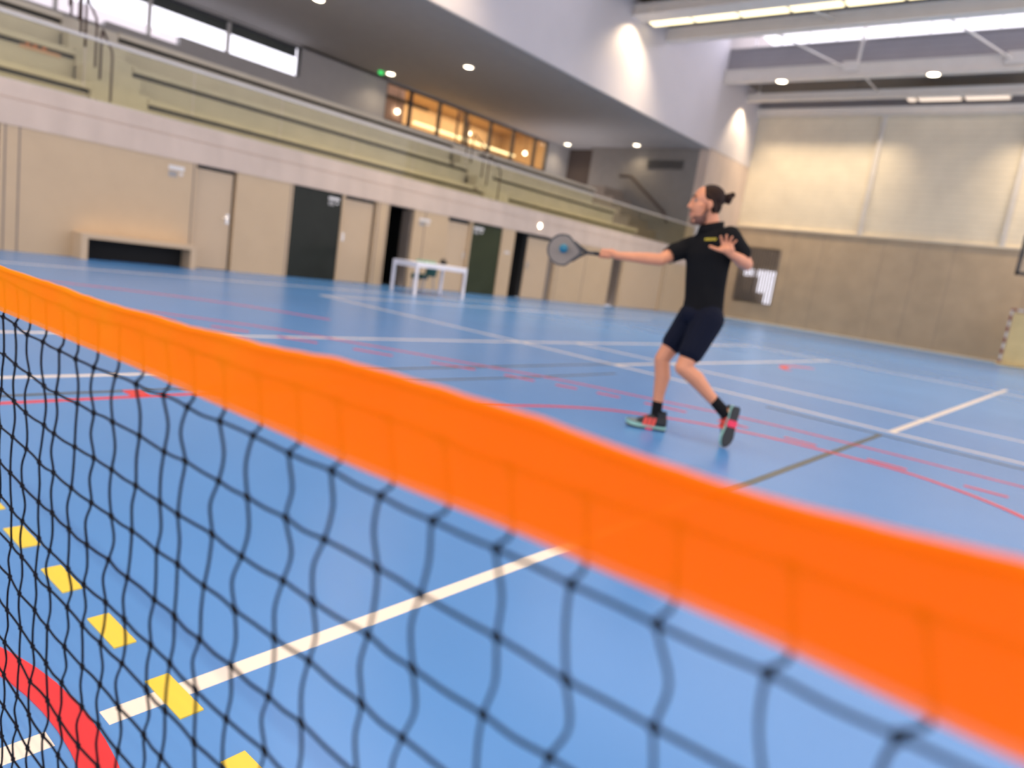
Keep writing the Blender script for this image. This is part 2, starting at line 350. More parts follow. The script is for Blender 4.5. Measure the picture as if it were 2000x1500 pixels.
# bench that grows out of the wall
bn = empty('wall_bench', (XW, 4.85, 0)); tag(bn, 'beige box bench against the left wall with a dark hollow below the seat', 'bench')
MB().box(0, 0.42, 0, 2.05, 0.37, 0.46).build('seat', 'panel_door', bn, bevel=0.005)
MB().box(0, 0.42, 0, 0.11, 0, 0.37).build('end_panel', 'panel_door', bn)
MB().box(0, 0.42, 1.94, 2.05, 0, 0.37).build('end_panel', 'panel_door', bn)
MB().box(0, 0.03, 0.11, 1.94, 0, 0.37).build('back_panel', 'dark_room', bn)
light('bench_fill_glow', 'AREA', (XW+0.22, 5.9, 0.47), 0.6, (1.0, 0.75, 0.45), 0.05, 1.7, rot=(PI, 0, 0))  # added light for the warm glow on the wall, no lamp at the bench

# round lamp on the concrete edge
lm = empty('wall_lamp', (XW+0.012, 18.1, 2.33)); tag(lm, 'small round lit lamp on the concrete edge above the doors', 'lamp')
MB().ell((0.0, 0, 0), (0.035, 0.085, 0.085), 16).build('lamp_housing', 'beam_white', lm, True)
MB().ell((0.025, 0, 0), (0.035, 0.07, 0.08), 16).build('lamp_glass', 'lamp', lm, True)
wb = MB().box(XW-0.02, XW+0.10, 29.0, 29.35, 3.45, 3.86).build('wall_speaker', 'sign', bevel=0.03)
tag(wb, 'white rounded box on the wall just behind the chin of the player', 'speaker')

# ------------------------------------------------------------------ grandstand
YE = 29.0
aisles = [(5.50, 6.55), (16.75, 17.95)]
segs = [(-3, 5.50), (6.55, 16.75), (17.95, 26.3)]
tiers = [(-15.5, 3.18), (-16.3, 3.84), (-17.1, 4.58)]
stand = MB()
stand.box(-15.6, XW-T, -6, YE, 2.50, 2.55)
wl = struct('trim_3', 'tier', (-15.6, XW-0.02, -6, YE, 2.48, 2.56))
seat_n = 0
words = {0: 'lowest', 1: 'middle', 2: 'top'}
where = ['left of the near stair flight', 'between the two stair flights', 'right of the far stair flight']
for k, (xf, zt) in enumerate(tiers):
    for s_, (ya, yb) in enumerate(segs):
        yb2 = yb-0.55*k if s_ == 2 else yb
        t_ = empty('seating_tier', (xf, ya, 0)); tag(t_, 'pale concrete bench tier, %s of three rows, %s' % (words[k], where[s_]), 'bench', 'concrete tiers of the spectator stand')
        xb = -21.98 if k == 2 else xf-0.8-0.12
        z0 = 2.56 if k == 0 else tiers[k-1][1]
        MB().box(xb-xf, -0.10, 0, yb2-ya, z0, zt-0.10).build('riser', 'tier', t_)
        MB().box(xb-xf, 0.04, 0, yb2-ya, zt-0.10, zt).build('seat_slab', 'tier', t_)
        MB().box(-0.10, -0.085, 0.0, yb2-ya, zt-0.17, zt-0.10).build('painted_shadow_line', 'shadow_gap', t_)  # dark strip coloured as the shade under the slab overhang
# raised parapet at the head of the stand
# stairs in the aisles
for i_, (ya, yb) in enumerate(aisles):
    st = MB()
    for q in range(6):
        st.box(-21.98 if q == 5 else -15.1-0.4*q-0.45-0.4, -15.1-0.4*q, ya, yb, 2.56, 2.56+0.335*(q+1)-0.005)
    o = st.build('stair_flight', 'tier'); tag(o, ['concrete stair flight through the tiers with paired brown handrails, nearest the camera', 'concrete stair flight through the tiers beside the small dark marks, farther along the stand'][i_], 'stairs', 'stair flights of the spectator stand')
def handrail(x, y, z, h=0.95, ln=0.55):
    hr = MB()
    hr.tube([(0, 0, 0), (0, 0, h*0.85), (-0.03, 0.0, h), (-0.10, 0, h+0.06), (-ln+0.05, 0, h+0.42), (-ln, 0, h+0.36), (-ln, 0, 0.47)], 0.023, 8)
    o = hr.build('stair_handrail', 'brown_rail', smooth=True); o.location = (x, y, z); return o
pos = [(-15.15, 5.72, 2.86), (-15.95, 5.72, 3.52), (-16.75, 5.72, 4.18), (-17.4, 5.9, 4.5), (-15.15, 17.0, 2.86), (-15.95, 17.0, 3.52), (-16.75, 17.0, 4.18), (-17.4, 17.6, 4.5)]
nm = ['lowest', 'second lowest', 'second highest', 'highest']
for i_, (x, y, z) in enumerate(pos):
    o = handrail(x, y, z); tag(o, 'brown bent tube handrail, %s on the %s stair flight' % (nm[i_ % 4], 'near left' if i_ < 4 else 'far'), 'handrail', 'brown tube handrails on the stairs')
# glass balustrade
gb = empty('glass_balustrade', (XW-0.06, 0, 2.74)); tag(gb, 'long green tinted glass balustrade with pale top rail along the stand', 'balustrade')
yy = -4.62
while yy < YE-0.1:
    y1 = min(yy+1.9, YE)
    MB().box(-0.008, 0.008, yy+0.012, y1-0.012, -0.02, 1.0).build('glass_pane', 'green_glass', gb); yy += 1.915
MB().box(-0.03, 0.03, -6, YE, 0.99, 1.045).build('top_rail', 'rail_grey', gb)
MB().box(-0.04, 0.04, -6, YE, -0.04, 0.015).build('base_channel', 'rail_grey', gb)
dec = empty('orange_reflection', (-16.388, 4.61, 3.70)); tag(dec, 'small orange emblem over a pale orange strip, coloured as lights reflected in glass, low in the stand at the far left', 'reflection')  # orange shapes coloured as reflections of lights in the balustrade glass
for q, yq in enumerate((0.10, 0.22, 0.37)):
    MB().prism([(yq-0.03, 0), (yq+0.04, 0), (yq+0.045, 0.07), (yq+0.01, 0.16), (yq-0.03, 0.09)], lambda a, b, t: (t, a, b), 0.0, 0.01).build('glint', 'orange_hoop_and_glint', dec)
MB().box(0, 0.008, -0.02, 0.65, -0.07, -0.01).build('strip', mat('pale_orange_glint', (0.75, 0.42, 0.25, 1), 0.5), dec)
mk = MB().ell((0, 0, 0), (0.02, 0.12, 0.07), 10).build('stair_marker', 'slat', smooth=True); mk.location = (-16.26, 15.95, 3.79); tag(mk, 'small dark oval mark on the tier left of the far stair flight, upper one', 'marker')
mk = MB().ell((0, 0, 0), (0.02, 0.12, 0.07), 10).build('stair_marker', 'slat', smooth=True); mk.location = (-15.46, 16.3, 3.10); tag(mk, 'small dark oval mark on the tier left of the far stair flight, lower one', 'marker')

# fascia above the stand + wall end
ZR = 9.9
wf = struct('wall_left_upper', 'white_wall', (XW-0.5, XW, -6, YE, 7.05, 12.6), (XW-0.5, XW, YE, YF+0.3, 7.09, 12.6)); wf.name = 'wall_left'
we = struct('wall_end', 'concrete', (XW-0.45, XW-0.0, YE, YF+0.3, 2.74, 7.07)); we.name = 'wall_left'
cl = struct('ceiling', 'soffit', (-22.2, -15.15, -6, YE+0.75, 7.05, 7.2), (-15.10, XW-0.01, -6, YE, 7.02, 7.05))
struct('trim_5', 'dark_grey_wall', (-15.15, -15.10, -6, YE, 7.06, 7.08))
# end wall of the stand
struct('wall_end', 'dark_grey_wall', (-20.2, XW-0.45, YE, YE+0.2, 2.5, 7.1)).name = 'wall_right'
struct('wall_end', 'brown_dark', (-22.2, -20.2, YE+0.6, YE+0.7, 2.5, 7.1), (-20.25, -20.2, YE, YE+0.6, 2.5, 7.1)).name = 'wall_right'
vg = empty('vent_grille', (-17.15, YE, 6.12)); tag(vg, 'long dark vent grille high on the grey end wall of the stand', 'vent')
MB().box(0, 1.9, -0.03, -0.001, 0, 0.42).build('frame', 'dark_grey_wall', vg)
b = MB()
for q in range(7): b.box(0.06, 1.84, -0.05, -0.03, 0.03+q*0.054, 0.03+q*0.054+0.03)
b.build('louvre', 'shadow_gap', vg)
er = MB().tube([(-18.3, YE-0.25, 5.72), (-17.7, YE-0.25, 5.72), (-15.75, YE-0.25, 4.25), (-15.5, YE-0.25, 3.8)], 0.07, 8)
o = er.build('wall_handrail', 'brown_dark', smooth=True); tag(o, 'dark sloping handrail on the grey end wall beside the head of the player', 'handrail')
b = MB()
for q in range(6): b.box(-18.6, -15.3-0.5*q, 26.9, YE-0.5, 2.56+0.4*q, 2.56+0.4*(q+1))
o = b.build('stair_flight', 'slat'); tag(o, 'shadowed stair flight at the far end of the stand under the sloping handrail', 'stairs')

# back wall of the stand with windows
XB = -22.0
bwz = [(-6, 14.07), (17.75, 27.85)]
struct('wall_back', 'soffit', (XB-0.25, XB, -6, YE+0.7, 2.5, 5.55), (XB-0.25, XB, -6, 8.1, 5.55, 5.68), (XB-0.25, XB, 8.1, 10.1, 5.55, 5.80), (XB-0.25, XB, 10.1, 14.07, 5.55, 6.06), (XB-0.25, XB, 14.07, 17.75, 5.55, 7.2), (XB-0.25, XB, 27.85, YE+0.75, 5.55, 7.2), (XB-0.25, XB, -6, 27.9, 6.98, 7.2))
wn = struct('window_1', 'dark_frame', (XB-0.15, XB-0.02, -6, 14.07, 6.93, 7.0), (XB-0.15, XB-0.02, 14.0, 14.07, 5.3, 7.0), (XB-0.15, XB-0.02, -6, 14.07, 5.28, 5.34))
for yq in (-0.1, 2.25, 4.6, 6.92, 9.235, 11.56): MB().box(XB-0.15, XB-0.02, yq-0.045, yq+0.045, 5.3, 7.0).build('mullion', 'rail_grey', wn)
for a, c in zip((-6, -0.1, 2.25, 4.6, 6.92, 9.235, 11.56), (-0.1, 2.25, 4.6, 6.92, 9.235, 11.56, 14.0)):
    MB().box(XB-0.10, XB-0.09, a+0.05, c-0.05, 5.34, 6.93).build('window_pane', 'clear_glass', wn)
    if c > 9: MB().box(XB-0.22, XB-0.19, a+0.02, c-0.02, 6.66, 6.95).build('dark_band', 'dark_band', wn)  # dark grey-green band along the top of the panes
nb = MB().box(-60, -45, -10, 40, -1, 11.3).build('neighbouring_building', 'white_wall'); tag(nb, 'white flat roofed building outside beyond the left window band', 'building')
ww = struct('window_2', 'dark_frame', (XB-0.15, XB, 17.75, 27.85, 6.93, 6.99), (XB-0.15, XB, 17.75, 27.85, 5.55, 5.66))
ys = (17.75, 19.04, 20.59, 22.15, 23.72, 25.29, 26.9, 27.85)
for yq in ys: MB().box(XB-0.15, XB-0.02, yq-0.05, yq+0.05, 5.3, 6.98).build('mullion', 'dark_frame', ww)
for a, c in zip(ys, ys[1:]): MB().box(XB-0.10, XB-0.09, a+0.05, c-0.05, 5.34, 6.93).build('window_pane', 'amber_glass', ww)
struct('wall_lounge', 'amber_wall', (XB-4.2, XB-4.0, 17.4, 29.2, 5.0, 8), (XB-4.2, XB-0.25, 29.0, 29.2, 5.0, 8), (XB-4.2, XB-0.25, 17.4, 29.2, 7.6, 7.8), (XB-4.2, XB-0.25, 17.4, 29.2, 4.9, 5.0), (XB-4.2, XB-0.25, 17.4, 17.5, 5, 7.8)).name = 'wall_lounge'
o = MB().box(XB-0.9, XB-0.8, 17.55, 19.35, 5.0, 7.6).build('partition', 'pink_wall'); tag(o, 'pinkish partition behind the first pane of the lounge windows', 'partition')
o = MB().box(XB-0.79, XB-0.74, 18.1, 20.6, 6.60, 6.72).build('ceiling_rail', 'brown_dark'); tag(o, 'dark brown rail crossing the pink partition in the lounge', 'rail')
for q in range(6):
    t = MB().box(XB-0.42, XB-0.30, 19.55+1.06*q, 19.55+1.06*q+0.97, 5.90, 5.98).build('tube_light', 'tube'); tag(t, 'lit tube in the lounge light strip, %s from the left' % ['first', 'second', 'third', 'fourth', 'fifth', 'last'][q], 'light', 'tubes of the lounge light strip')
light('lounge_glow', 'AREA', (XB-2.2, 22.8, 7.5), 230, (1.0, 0.80, 0.55), 3.2, 10, rot=(0, 0, 0))
# downlights
def downlight(x, y, z, label, pw=45, mt='lamp', r=0.14, grp='round downlights in the stand soffit'):
    d = empty('downlight', (x, y, z)); tag(d, label, 'light', grp)
    ring = MB(); n = 24
    ring.loft([[(rr*math.cos(2*PI*k/n), rr*math.sin(2*PI*k/n), zz) for k in range(n)] for rr, zz in ((r+0.03, -0.001), (r+0.03, -0.02), (r, -0.025), (r, -0.001))], cap=False)
    ring.build('trim_ring', 'beam_white', d, True)
    MB().loft([[(rr*math.cos(2*PI*k/n), rr*math.sin(2*PI*k/n), zz) for k in range(n)] for rr, zz in ((r-0.002, -0.002), (r-0.002, -0.03), (r*0.6, -0.05))]).build('lens', mt, d)
    if pw: light('downlight_glow', 'SPOT', (x, y, z-0.08), pw, (1.0, 0.80, 0.55), 0.08, spot=2.4, blend=0.8)
    return d
downlight(-17.35, 11.45, 7.05, 'lit round downlight in the soffit at the top edge of the photo')
downlight(-17.3, 17.16, 7.05, 'lit round downlight in the soffit above the middle of the stand, front row')
downlight(-21.2, 17.2, 7.05, 'lit round downlight in the soffit by the start of the lounge windows')
downlight(-21.3, 28.4, 7.05, 'lit round downlight in the soffit past the last amber window')
downlight(-17.47, 28.4, 7.05, 'lit round downlight in the soffit right above the vent grille')
gi = MB().box(-21.45, -21.35, 16.85, 17.0, 6.95, 7.05).build('exit_indicator', 'exit_green'); tag(gi, 'tiny green glowing indicator under the soffit downlight', 'indicator')
# lamps inside the lounge, seen through the panes
for (x, y, z, lb) in ((XB-0.7, 18.95, 6.2, 'round glowing globe lamp before the pink partition'), (XB-0.7, 23.05, 6.32, 'round glowing globe lamp in the middle of the lounge windows'), (XB-0.7, 27.0, 6.3, 'round glowing globe lamp in the second last lounge pane')):
    gl = empty('globe_lamp', (x, y, z)); tag(gl, lb, 'lamp', 'globe lamps in the lounge')
    MB().ell((0, 0, 0), (0.09, 0.09, 0.09), 16).build('globe', 'lamp', gl, True)
    MB().tube([(0, 0, 0.08), (0, 0, 7.6-z)], 0.012, 6).build('cable', 'black_metal', gl)

# ------------------------------------------------------------------ roof: deck, monitors, beams
def deck_and_monitor(k):
    o = -9.75*k; b = struct('ceiling', 'deck', (XW, 10, 19.55+o, 23.94+o, 10.35, 10.5))
    c = struct('ceiling', 'monitor_panel', (XW, 10, 23.95+o, 24.0+o, 10.1, 12.4), (XW, 10, 24.0+o, 29.3+o, 12.35, 12.45), (XW, 10, 29.2+o, 29.28+o, 9.9, 11.1))
    return b, c
for k in range(4): deck_and_monitor(k)
struct('ceiling', 'deck', (XW, 10, 29.3, YF+0.2, 10.35, 10.5))
for k in range(2):
    o = -9.75*k
    g = struct('window_%d' % (3+k), 'rail_grey', (XW, 10, 29.18+o, 29.25+o, 11.08, 11.13), (XW, 10, 29.18+o, 29.25+o, 12.28, 12.35))
    xs = [XW+1.06*q for q in range(23)]
    for q, x in enumerate(xs[1:]): MB().box(x-0.012, x+0.012, 29.19+o, 29.24+o, 11.1, 12.3).build('glazing_bar', 'rail_grey', g)
    MB().box(XW, 9.9, 29.21+o, 29.22+o, 11.12, 12.3).build('window_pane', 'sky_glazing', g)
def beam(y0, y1, z0, z1, label, x0=XW+0.0, x1=10):
    b = empty('roof_beam', (0, y0, z0)); tag(b, label, 'beam', 'white steel roof beams')
    d = y1-y0; h = z1-z0
    MB().box(x0, x1, 0, d, 0, 0.035).build('bottom_flange', 'beam_white', b)
    MB().box(x0, x1, 0, d, h-0.035, h).build('top_flange', 'beam_white', b)
    MB().box(x0, x1, d*0.25, d*0.75, 0.035, h-0.035).build('web', 'beam_white', b)
    return b
beam(21.35, 22.05, 9.75, 10.1, 'wide white roof beam along the bright yellow tube lights')
beam(23.75, 24.15, 9.72, 10.15, 'white roof beam just before the skylight band')
beam(28.95, 29.35, 9.74, 10.22, 'lavender grey roof beam below the skylight with two round lamps')
beam(31.6, 31.91, 9.68, 9.98, 'white roof beam carrying the pale pinkish tube lights')
beam(33.0, 33.28, 9.38, 9.68, 'cream roof beam running along the top of the far wall')
beam(14.0, 14.4, 9.72, 10.15, 'white roof beam over the near half of the hall', )
beam(19.2, 19.6, 9.74, 10.22, 'white roof beam crossing just above the top edge of the photo')
n = ['first', 'second', 'third', 'fourth', 'fifth', 'sixth', 'seventh', 'eighth', 'ninth', 'tenth']
def tube_fixture(x0, x1, y, z, label, mt, grp):
    t = empty('tube_light', (x0, y, z)); tag(t, label, 'light', grp)
    MB().box(0, x1-x0, -0.02, 0.50, 0.03, 0.12).build('housing', 'beam_white', t)
    MB().box(0.04, x1-x0-0.04, 0.0, 0.46, 0.0, 0.03).build('diffuser', mt, t)
for q in range(10): tube_fixture(-14.0+1.6*q, -14.0+1.6*q+1.56, 22.10, 9.78, 'bright yellow tube light along the wide roof beam, %s from the left wall' % n[q], 'tube', 'bright tube lights on the wide roof beam')
for q in range(3): tube_fixture([-7.75, -7.35, -5.75][q], [-7.42, -5.85, -4.28][q], 31.95, 9.68, 'pale pinkish tube light near the far wall, %s' % ['short leftmost one', 'middle one', 'rightmost one'][q], 'tube_soft', 'pale tube lights near the far wall')
for q, x in enumerate((-11.75, -6.35)): downlight(x, 29.15, 9.74, ['lit flat round lamp under the skylight beam, closer to the white wall', 'lit flat round lamp under the skylight beam, farther right'][q], 0, r=0.2, grp='round lamps under the skylight beam')
def brace(p, q, label, r=0.03):
    o = MB().tube([p, q], r, 8).build('roof_brace', 'beam_white', smooth=True); tag(o, label, 'brace', 'thin white roof braces')
brace((-8.95, 29.0, 10.15), (-8.95, 29.05, 12.3), 'upright post splitting the skylight band above the left node', 0.06)
brace((-9.35, 28.95, 10.05), (-10.8, 24.15, 10.05), 'diagonal brace from the left node up to the beam before the skylight')
brace((-4.1, 28.95, 10.05), (-5.6, 24.15, 10.05), 'diagonal brace from the right node up to the beam before the skylight')
brace((-8.85, 29.35, 9.95), (-8.75, 31.7, 9.9), 'short brace between the skylight beam and the tube light beam')
brace((-9.1, 22.1, 9.95), (-8.3, 23.8, 9.9), 'short brace between the wide beam and the next, near the top edge')
for x, lb in ((-9.1, 'left'), (-3.9, 'right')):
    o = MB().box(x-0.35, x+0.2, 28.88, 28.96, 9.9, 10.28).build('node_plate', 'beam_white', bevel=0.01); tag(o, 'welded steel node plate on the skylight beam, %s one' % lb, 'plate', 'node plates')
for yy in (21.55, 31.35, 11.8):
    b = empty('wall_washer', (-13.55, yy, 9.80)); tag(b, {21.55: 'white wall washer lamp where the wide beam meets the white wall', 31.35: 'white wall washer lamp by the far corner above the second light cone', 11.8: 'white wall washer lamp above the top edge of the photo'}[yy], 'lamp', 'wall washer lamps')
    n_ = 20; MB().loft([[(rr*math.cos(2*PI*k/n_), rr*math.sin(2*PI*k/n_), zz) for k in range(n_)] for rr, zz in ((0.07, 0.02), (0.075, 0.14), (0.05, 0.18))]).build('lamp_housing', 'beam_white', b, True)
    MB().tube([(0, 0, 0.17), (0, 0, 0.55)], 0.012, 6).build('stem', 'beam_white', b)

# ------------------------------------------------------------------ far wall
GX0, GX1, GZ0, GZ1 = -13.75, -11.88, 0.92, 3.43
struct('wall_far', 'far_lower', (XW, GX0, YF, YF+0.25, 0, 4.38), (GX0, GX1, YF, YF+0.25, 0, GZ0), (GX0, GX1, YF, YF+0.25, GZ1, 4.38), (GX1, 10, YF, YF+0.25, 0, 4.38))
struct('wall_far_upper', 'far_panel', (XW, 10, YF+0.08, YF+0.25, 4.38, 9.45), ).name = 'wall_far'
struct('trim_6', 'far_panel', (XW, 10, YF-0.05, YF+0.08, 4.36, 4.43), (XW, 10, YF-0.03, YF, 0.0, 0.06))
struct('wall_far_top', 'monitor_panel', (XW, 10, YF+0.05, YF+0.25, 9.45, 10.5)).name = 'wall_far'
for i_, x in enumerate((-8.70, -3.50, 1.7)):
    o = struct('trim_%d' % (7+i_), 'post_cream', (x-0.09, x+0.09, YF-0.04, YF+0.08, 4.43, 9.45))
jf = MB()
for x in (-11.4, -10.1, -7.6, -6.3, -5.0, -2.4): jf.box(x, x+0.012, YF-0.003, YF+0.0, 0, 4.36)
o = jf.build('trim_10', 'slat'); o['kind'] = 'structure'
wg = struct('window_5', 'far_lower', (GX0, GX1, YF+0.0, YF+0.1, GZ0-0.04, GZ0), (GX0, GX1, YF, YF+0.1, GZ1, GZ1+0.04), (GX0, GX1, YF+0.12, YF+0.16, 2.45, GZ1), (GX0, -12.72, YF+0.12, YF+0.16, GZ0, 2.12), (GX0, -13.45, YF+0.12, YF+0.16, GZ0, 2.45), (-13.0, -12.8, YF+0.12, YF+0.16, GZ0, 2.45), (GX0, -12.35, YF+0.12, YF+0.16, GZ0, 1.4))
for q in range(15):
    x = GX0+0.06+q*0.128
    MB().box(x, x+0.05, YF-0.06, YF+0.04, GZ0, GZ1).build('slat', 'slat', wg)
MB().box(GX0, GX1, YF+0.17, YF+0.18, GZ0, GZ1).build('window_pane', 'clear_glass', wg)

# handball goal
gl = empty('handball_goal', (-2.52, 31.3, 0)); tag(gl, 'handball goal with red and white striped posts before the tan wall', 'goal')
def striped(p, q, nm, n_=5):
    p = Vector(p); q = Vector(q); post = MB().tube([p, q], 0.04, 4).build(nm, 'sign', gl)
    N = int((q-p).length/0.2)
    for i in range(0, N, 2):
        a = p+(q-p)*(i/N); c = p+(q-p)*((i+1)/N); MB().tube([a, c], 0.043, 4).build('red_band', 'goal_red', post)
striped((0.04, 0, 0), (0.04, 0, 2.04), 'post'); striped((3.04, 0, 0), (3.04, 0, 2.04), 'post'); striped((0.0, 0, 2.04), (3.08, 0, 2.04), 'crossbar')
MB().tube([(0.04, 0.04, 2.0), (0.04, 0.75, 2.0), (0.04, 1.0, 0.03), (0.04, 0.0, 0.03)], 0.02, 6).build('side_bracket', 'steel', gl)
MB().tube([(3.04, 0.04, 2.0), (3.04, 0.75, 2.0), (3.04, 1.0, 0.03), (3.04, 0.0, 0.03)], 0.02, 6).build('side_bracket', 'steel', gl)
nb_ = MB(); nb_.add([(0.1, 0.06, 0.02), (3.0, 0.06, 0.02), (3.0, 0.06, 1.92), (0.1, 0.06, 1.92), (0.1, 0.12, 0.02), (3.0, 0.12, 0.02), (3.0, 0.12, 1.92), (0.1, 0.12, 1.92)], [(0, 1, 2, 3), (4, 7, 6, 5), (0, 4, 5, 1), (1, 5, 6, 2), (2, 6, 7, 3), (3, 7, 4, 0)])
nb_.build('net', 'goal_net', gl)
MB().tube([(-0.05, -0.05, 0.05), (3.1, -0.05, 0.05)], 0.04, 8).build('base_roll', 'goal_net', gl)

# basketball backboard, only its corner reaches the photo
bb = empty('basketball_backboard', (-1.28, 25.5, 2.9)); tag(bb, 'glass basketball backboard with black edge, only its lower left corner in view', 'backboard')
MB().box(-0.9, 0.9, 0, 0.02, 0, 1.05).build('board', 'board_glass', bb)
fr = MB(); fr.box(-0.92, -0.82, -0.02, 0.04, -0.04, 1.1); fr.box(0.82, 0.92, -0.02, 0.04, -0.04, 1.1); fr.box(-0.92, 0.92, -0.02, 0.04, -0.05, 0.05); fr.box(-0.92, 0.92, -0.02, 0.04, 1.05, 1.12); fr.build('border', 'black_metal', bb)
MB().tube([(0.23*math.cos(a), -0.38+0.23*math.sin(a), 0.15) for a in [2*PI*k/24 for k in range(25)]], 0.01, 6).build('hoop', 'orange_hoop_and_glint', bb)
MB().tube([(0.5, 0.03, 0.5), (0.5, 3.0, 4.5), (0.5, 7.7, 6.3)], 0.05, 8).build('support_arm', 'beam_white', bb)
MB().tube([(-0.5, 0.03, 0.5), (-0.5, 3.0, 4.5), (-0.5, 7.7, 6.3)], 0.05, 8).build('support_arm', 'beam_white', bb)

# ------------------------------------------------------------------ table, chair, bag
tb = empty('white_table', (-12.4, 11.9, 0)); tag(tb, 'white metal table with square legs on the court before the doors', 'table')
MB().box(-0.42, 0.42, -0.82, 0.82, 0.70, 0.745).build('tabletop', 'white_table', tb, bevel=0.004)
for sx in (-1, 1):
    for sy in (-1, 1): MB().box(sx*0.42, sx*(0.42-0.055), sy*0.82, sy*(0.82-0.055), 0, 0.70).build('leg', 'white_table', tb)
MB().box(-0.38, 0.38, -0.78, -0.74, 0.62, 0.70).box(-0.38, 0.38, 0.74, 0.78, 0.62, 0.70).box(0.37, 0.41, -0.78, 0.78, 0.64, 0.70).build('apron', 'white_table', tb)
ch = empty('shell_chair', (-13.30, 12.55, 0), PI+0.15); tag(ch, 'dark green plastic shell chair tucked behind the white table', 'chair')
MB().box(-0.22, 0.22, -0.22, 0.22, 0.40, 0.44).build('seat', 'green', ch, bevel=0.015)
b = MB(); b.loft([[(-0.22-0.10*s*s-0.02, yv, 0.42+0.33*s) for yv in (-0.20, -0.1, 0.1, 0.20)]+[(-0.19-0.10*s*s, yv, 0.42+0.33*s) for yv in (0.20, 0.1, -0.1, -0.20)] for s in (0, 0.3, 0.6, 0.85, 1.0)])
b.build('backrest', 'green', ch)
MB().box(0.02, 0.24, -0.22, 0.22, 0.30, 0.40).build('seat_front', 'green', ch, bevel=0.03)
for sx in (-1, 1):
    for sy in (-1, 1): MB().tube([(sx*0.17, sy*0.17, 0.41), (sx*0.21, sy*0.21, 0.0)], 0.014, 8).build('leg', 'chair_grey', ch)
pc = MB(); pc.box(-0.14, 0.14, -0.24, 0.24, 0, 0.05)
o = pc.build('green_folder', 'pale_green', bevel=0.005); o.location = (-12.66, 11.98, 0.746); o.rotation_euler = (0, 0, 0.3); tag(o, 'pale green folder lying on the back of the white table', 'folder')
bg_ = empty('small_bag', (-12.55, 12.45, 0.746)); tag(bg_, 'small black bag standing on the white table', 'bag')
b = MB(); b.ell((0, 0, 0.055), (0.07, 0.12, 0.055), 14); b.ell((0, -0.04, 0.085), (0.05, 0.07, 0.045), 12)
fused(b, 'body', 'bag', bg_, 0.008)
MB().tube([(0, -0.07, 0.09), (0, -0.04, 0.15), (0, 0.03, 0.15), (0, 0.07, 0.09)], 0.008, 6).build('strap', 'bag', bg_)
# ==NET==
YN = 0.262
def interp(tab, x):
    if x <= tab[0][0]: return tab[0][1]
    for (a, va), (b, vb) in zip(tab, tab[1:]):
        if x <= b:
            t = (x-a)/(b-a); t = t*t*(3-2*t); return va+(vb-va)*t
    return tab[-1][1]
TOP = [(-3.8, -.331), (-2.8, -.329), (-2.1, -.313), (-1.65, -.291), (-1.232, -.264), (-.783, -.259), (-.467, -.266), (-.303, -.269), (-.17, -.260), (-.006, -.248), (0.3, -.25)]
BOT = [(-3.8, -.524), (-3.0, -.510), (-2.2, -.495), (-1.28, -.490), (-.625, -.472), (-.263, -.466), (.044, -.474), (0.3, -.474)]
ROW = [(-3.7, -.556), (-3.2, -.575), (-2.86, -.573), (-2.35, -.556), (-1.83, -.546), (-1.31, -.533), (-.6, -.530), (-.26, -.519), (0.2, -.520)]
ztop = lambda x: 1+YN*interp(TOP, x/YN)
zbot = lambda x: 1+YN*interp(BOT, x/YN)
zrow = lambda x: 1+YN*interp(ROW, x/YN)
net = empty('court_net', (0, YN, 0)); tag(net, 'black mesh net with a wide bright orange top band stretched across the foreground', 'net')
XL, XR = -3.0, 0.75
PX, PZ = 0.0451, 0.0433
NC = int((XR-XL)/PX); NR = 19       # row -1 lies inside the band
rnd = random.Random(11)
x00 = -0.772*YN - 70*PX
cols = [x00+i*PX for i in range(200) if XL < x00+i*PX < XR]
nodes = {}
for i, x in enumerate(cols):
    drift = 0.0
    for j in range(-1, NR):
        drift += rnd.uniform(-0.0035, 0.0035)-0.0004; drift = max(-0.009, min(0.009, drift))
        nodes[i, j] = Vector((x+(0.0 if j <= 0 else 0.006+drift)+rnd.uniform(-0.001, 0.001), rnd.uniform(-0.0012, 0.0012), zrow(x)-PZ*j+(0.0012 if j < 0 else 0)+rnd.uniform(-0.0011, 0.0011)))
def cr(P, n):
    out = []
    for i in range(1, len(P)-2):
        a, b, c, d = P[i-1:i+3]
        for k in range(n):
            t = k/n; out.append(0.5*((2*b)+(c-a)*t+(2*a-5*b+4*c-d)*t*t+(3*b-a-3*c+d)*t**3))
    out.append(P[-2]); return out
cords = MB(); RC = 0.00115
for i in range(len(cols)):
    pts = []
    sgn = rnd.choice((-1, 1))
    for j in range(-1, NR):
        pts.append(nodes[i, j])
        if j < NR-1:
            a, b = nodes[i, j], nodes[i, j+1]; amp = rnd.uniform(0.0022, 0.0072)*sgn
            if rnd.random() < 0.62: sgn = -sgn
            if j == -1: amp = -0.004
            q = a.lerp(b, 0.5); q = q+Vector((amp, rnd.uniform(-0.0015, 0.0015), 0)); pts.append(q)
            if j == -1: pts[-1] = a.lerp(b, 0.72)+Vector((rnd.uniform(0.005, 0.011), 0, 0))
    pts = [pts[0]*2-pts[1]]+pts+[pts[-1]*2-pts[-2]]
    cords.tube(cr(pts, 4), RC, 6)
for j in range(-1, NR):
    pts = []
    for i in range(len(cols)):
        pts.append(nodes[i, j])
        if i < len(cols)-1:
            q = nodes[i, j].lerp(nodes[i+1, j], 0.5)+Vector((0, rnd.uniform(-0.001, 0.001), rnd.uniform(-0.0012, 0.0004))); pts.append(q)
    pts = [pts[0]*2-pts[1]]+pts+[pts[-1]*2-pts[-2]]
    cords.tube(cr(pts, 3), RC*1.05, 6)
for (i, j), p in nodes.items():
    cords.ell(p, (0.0029, 0.0025, 0.0029), 8)
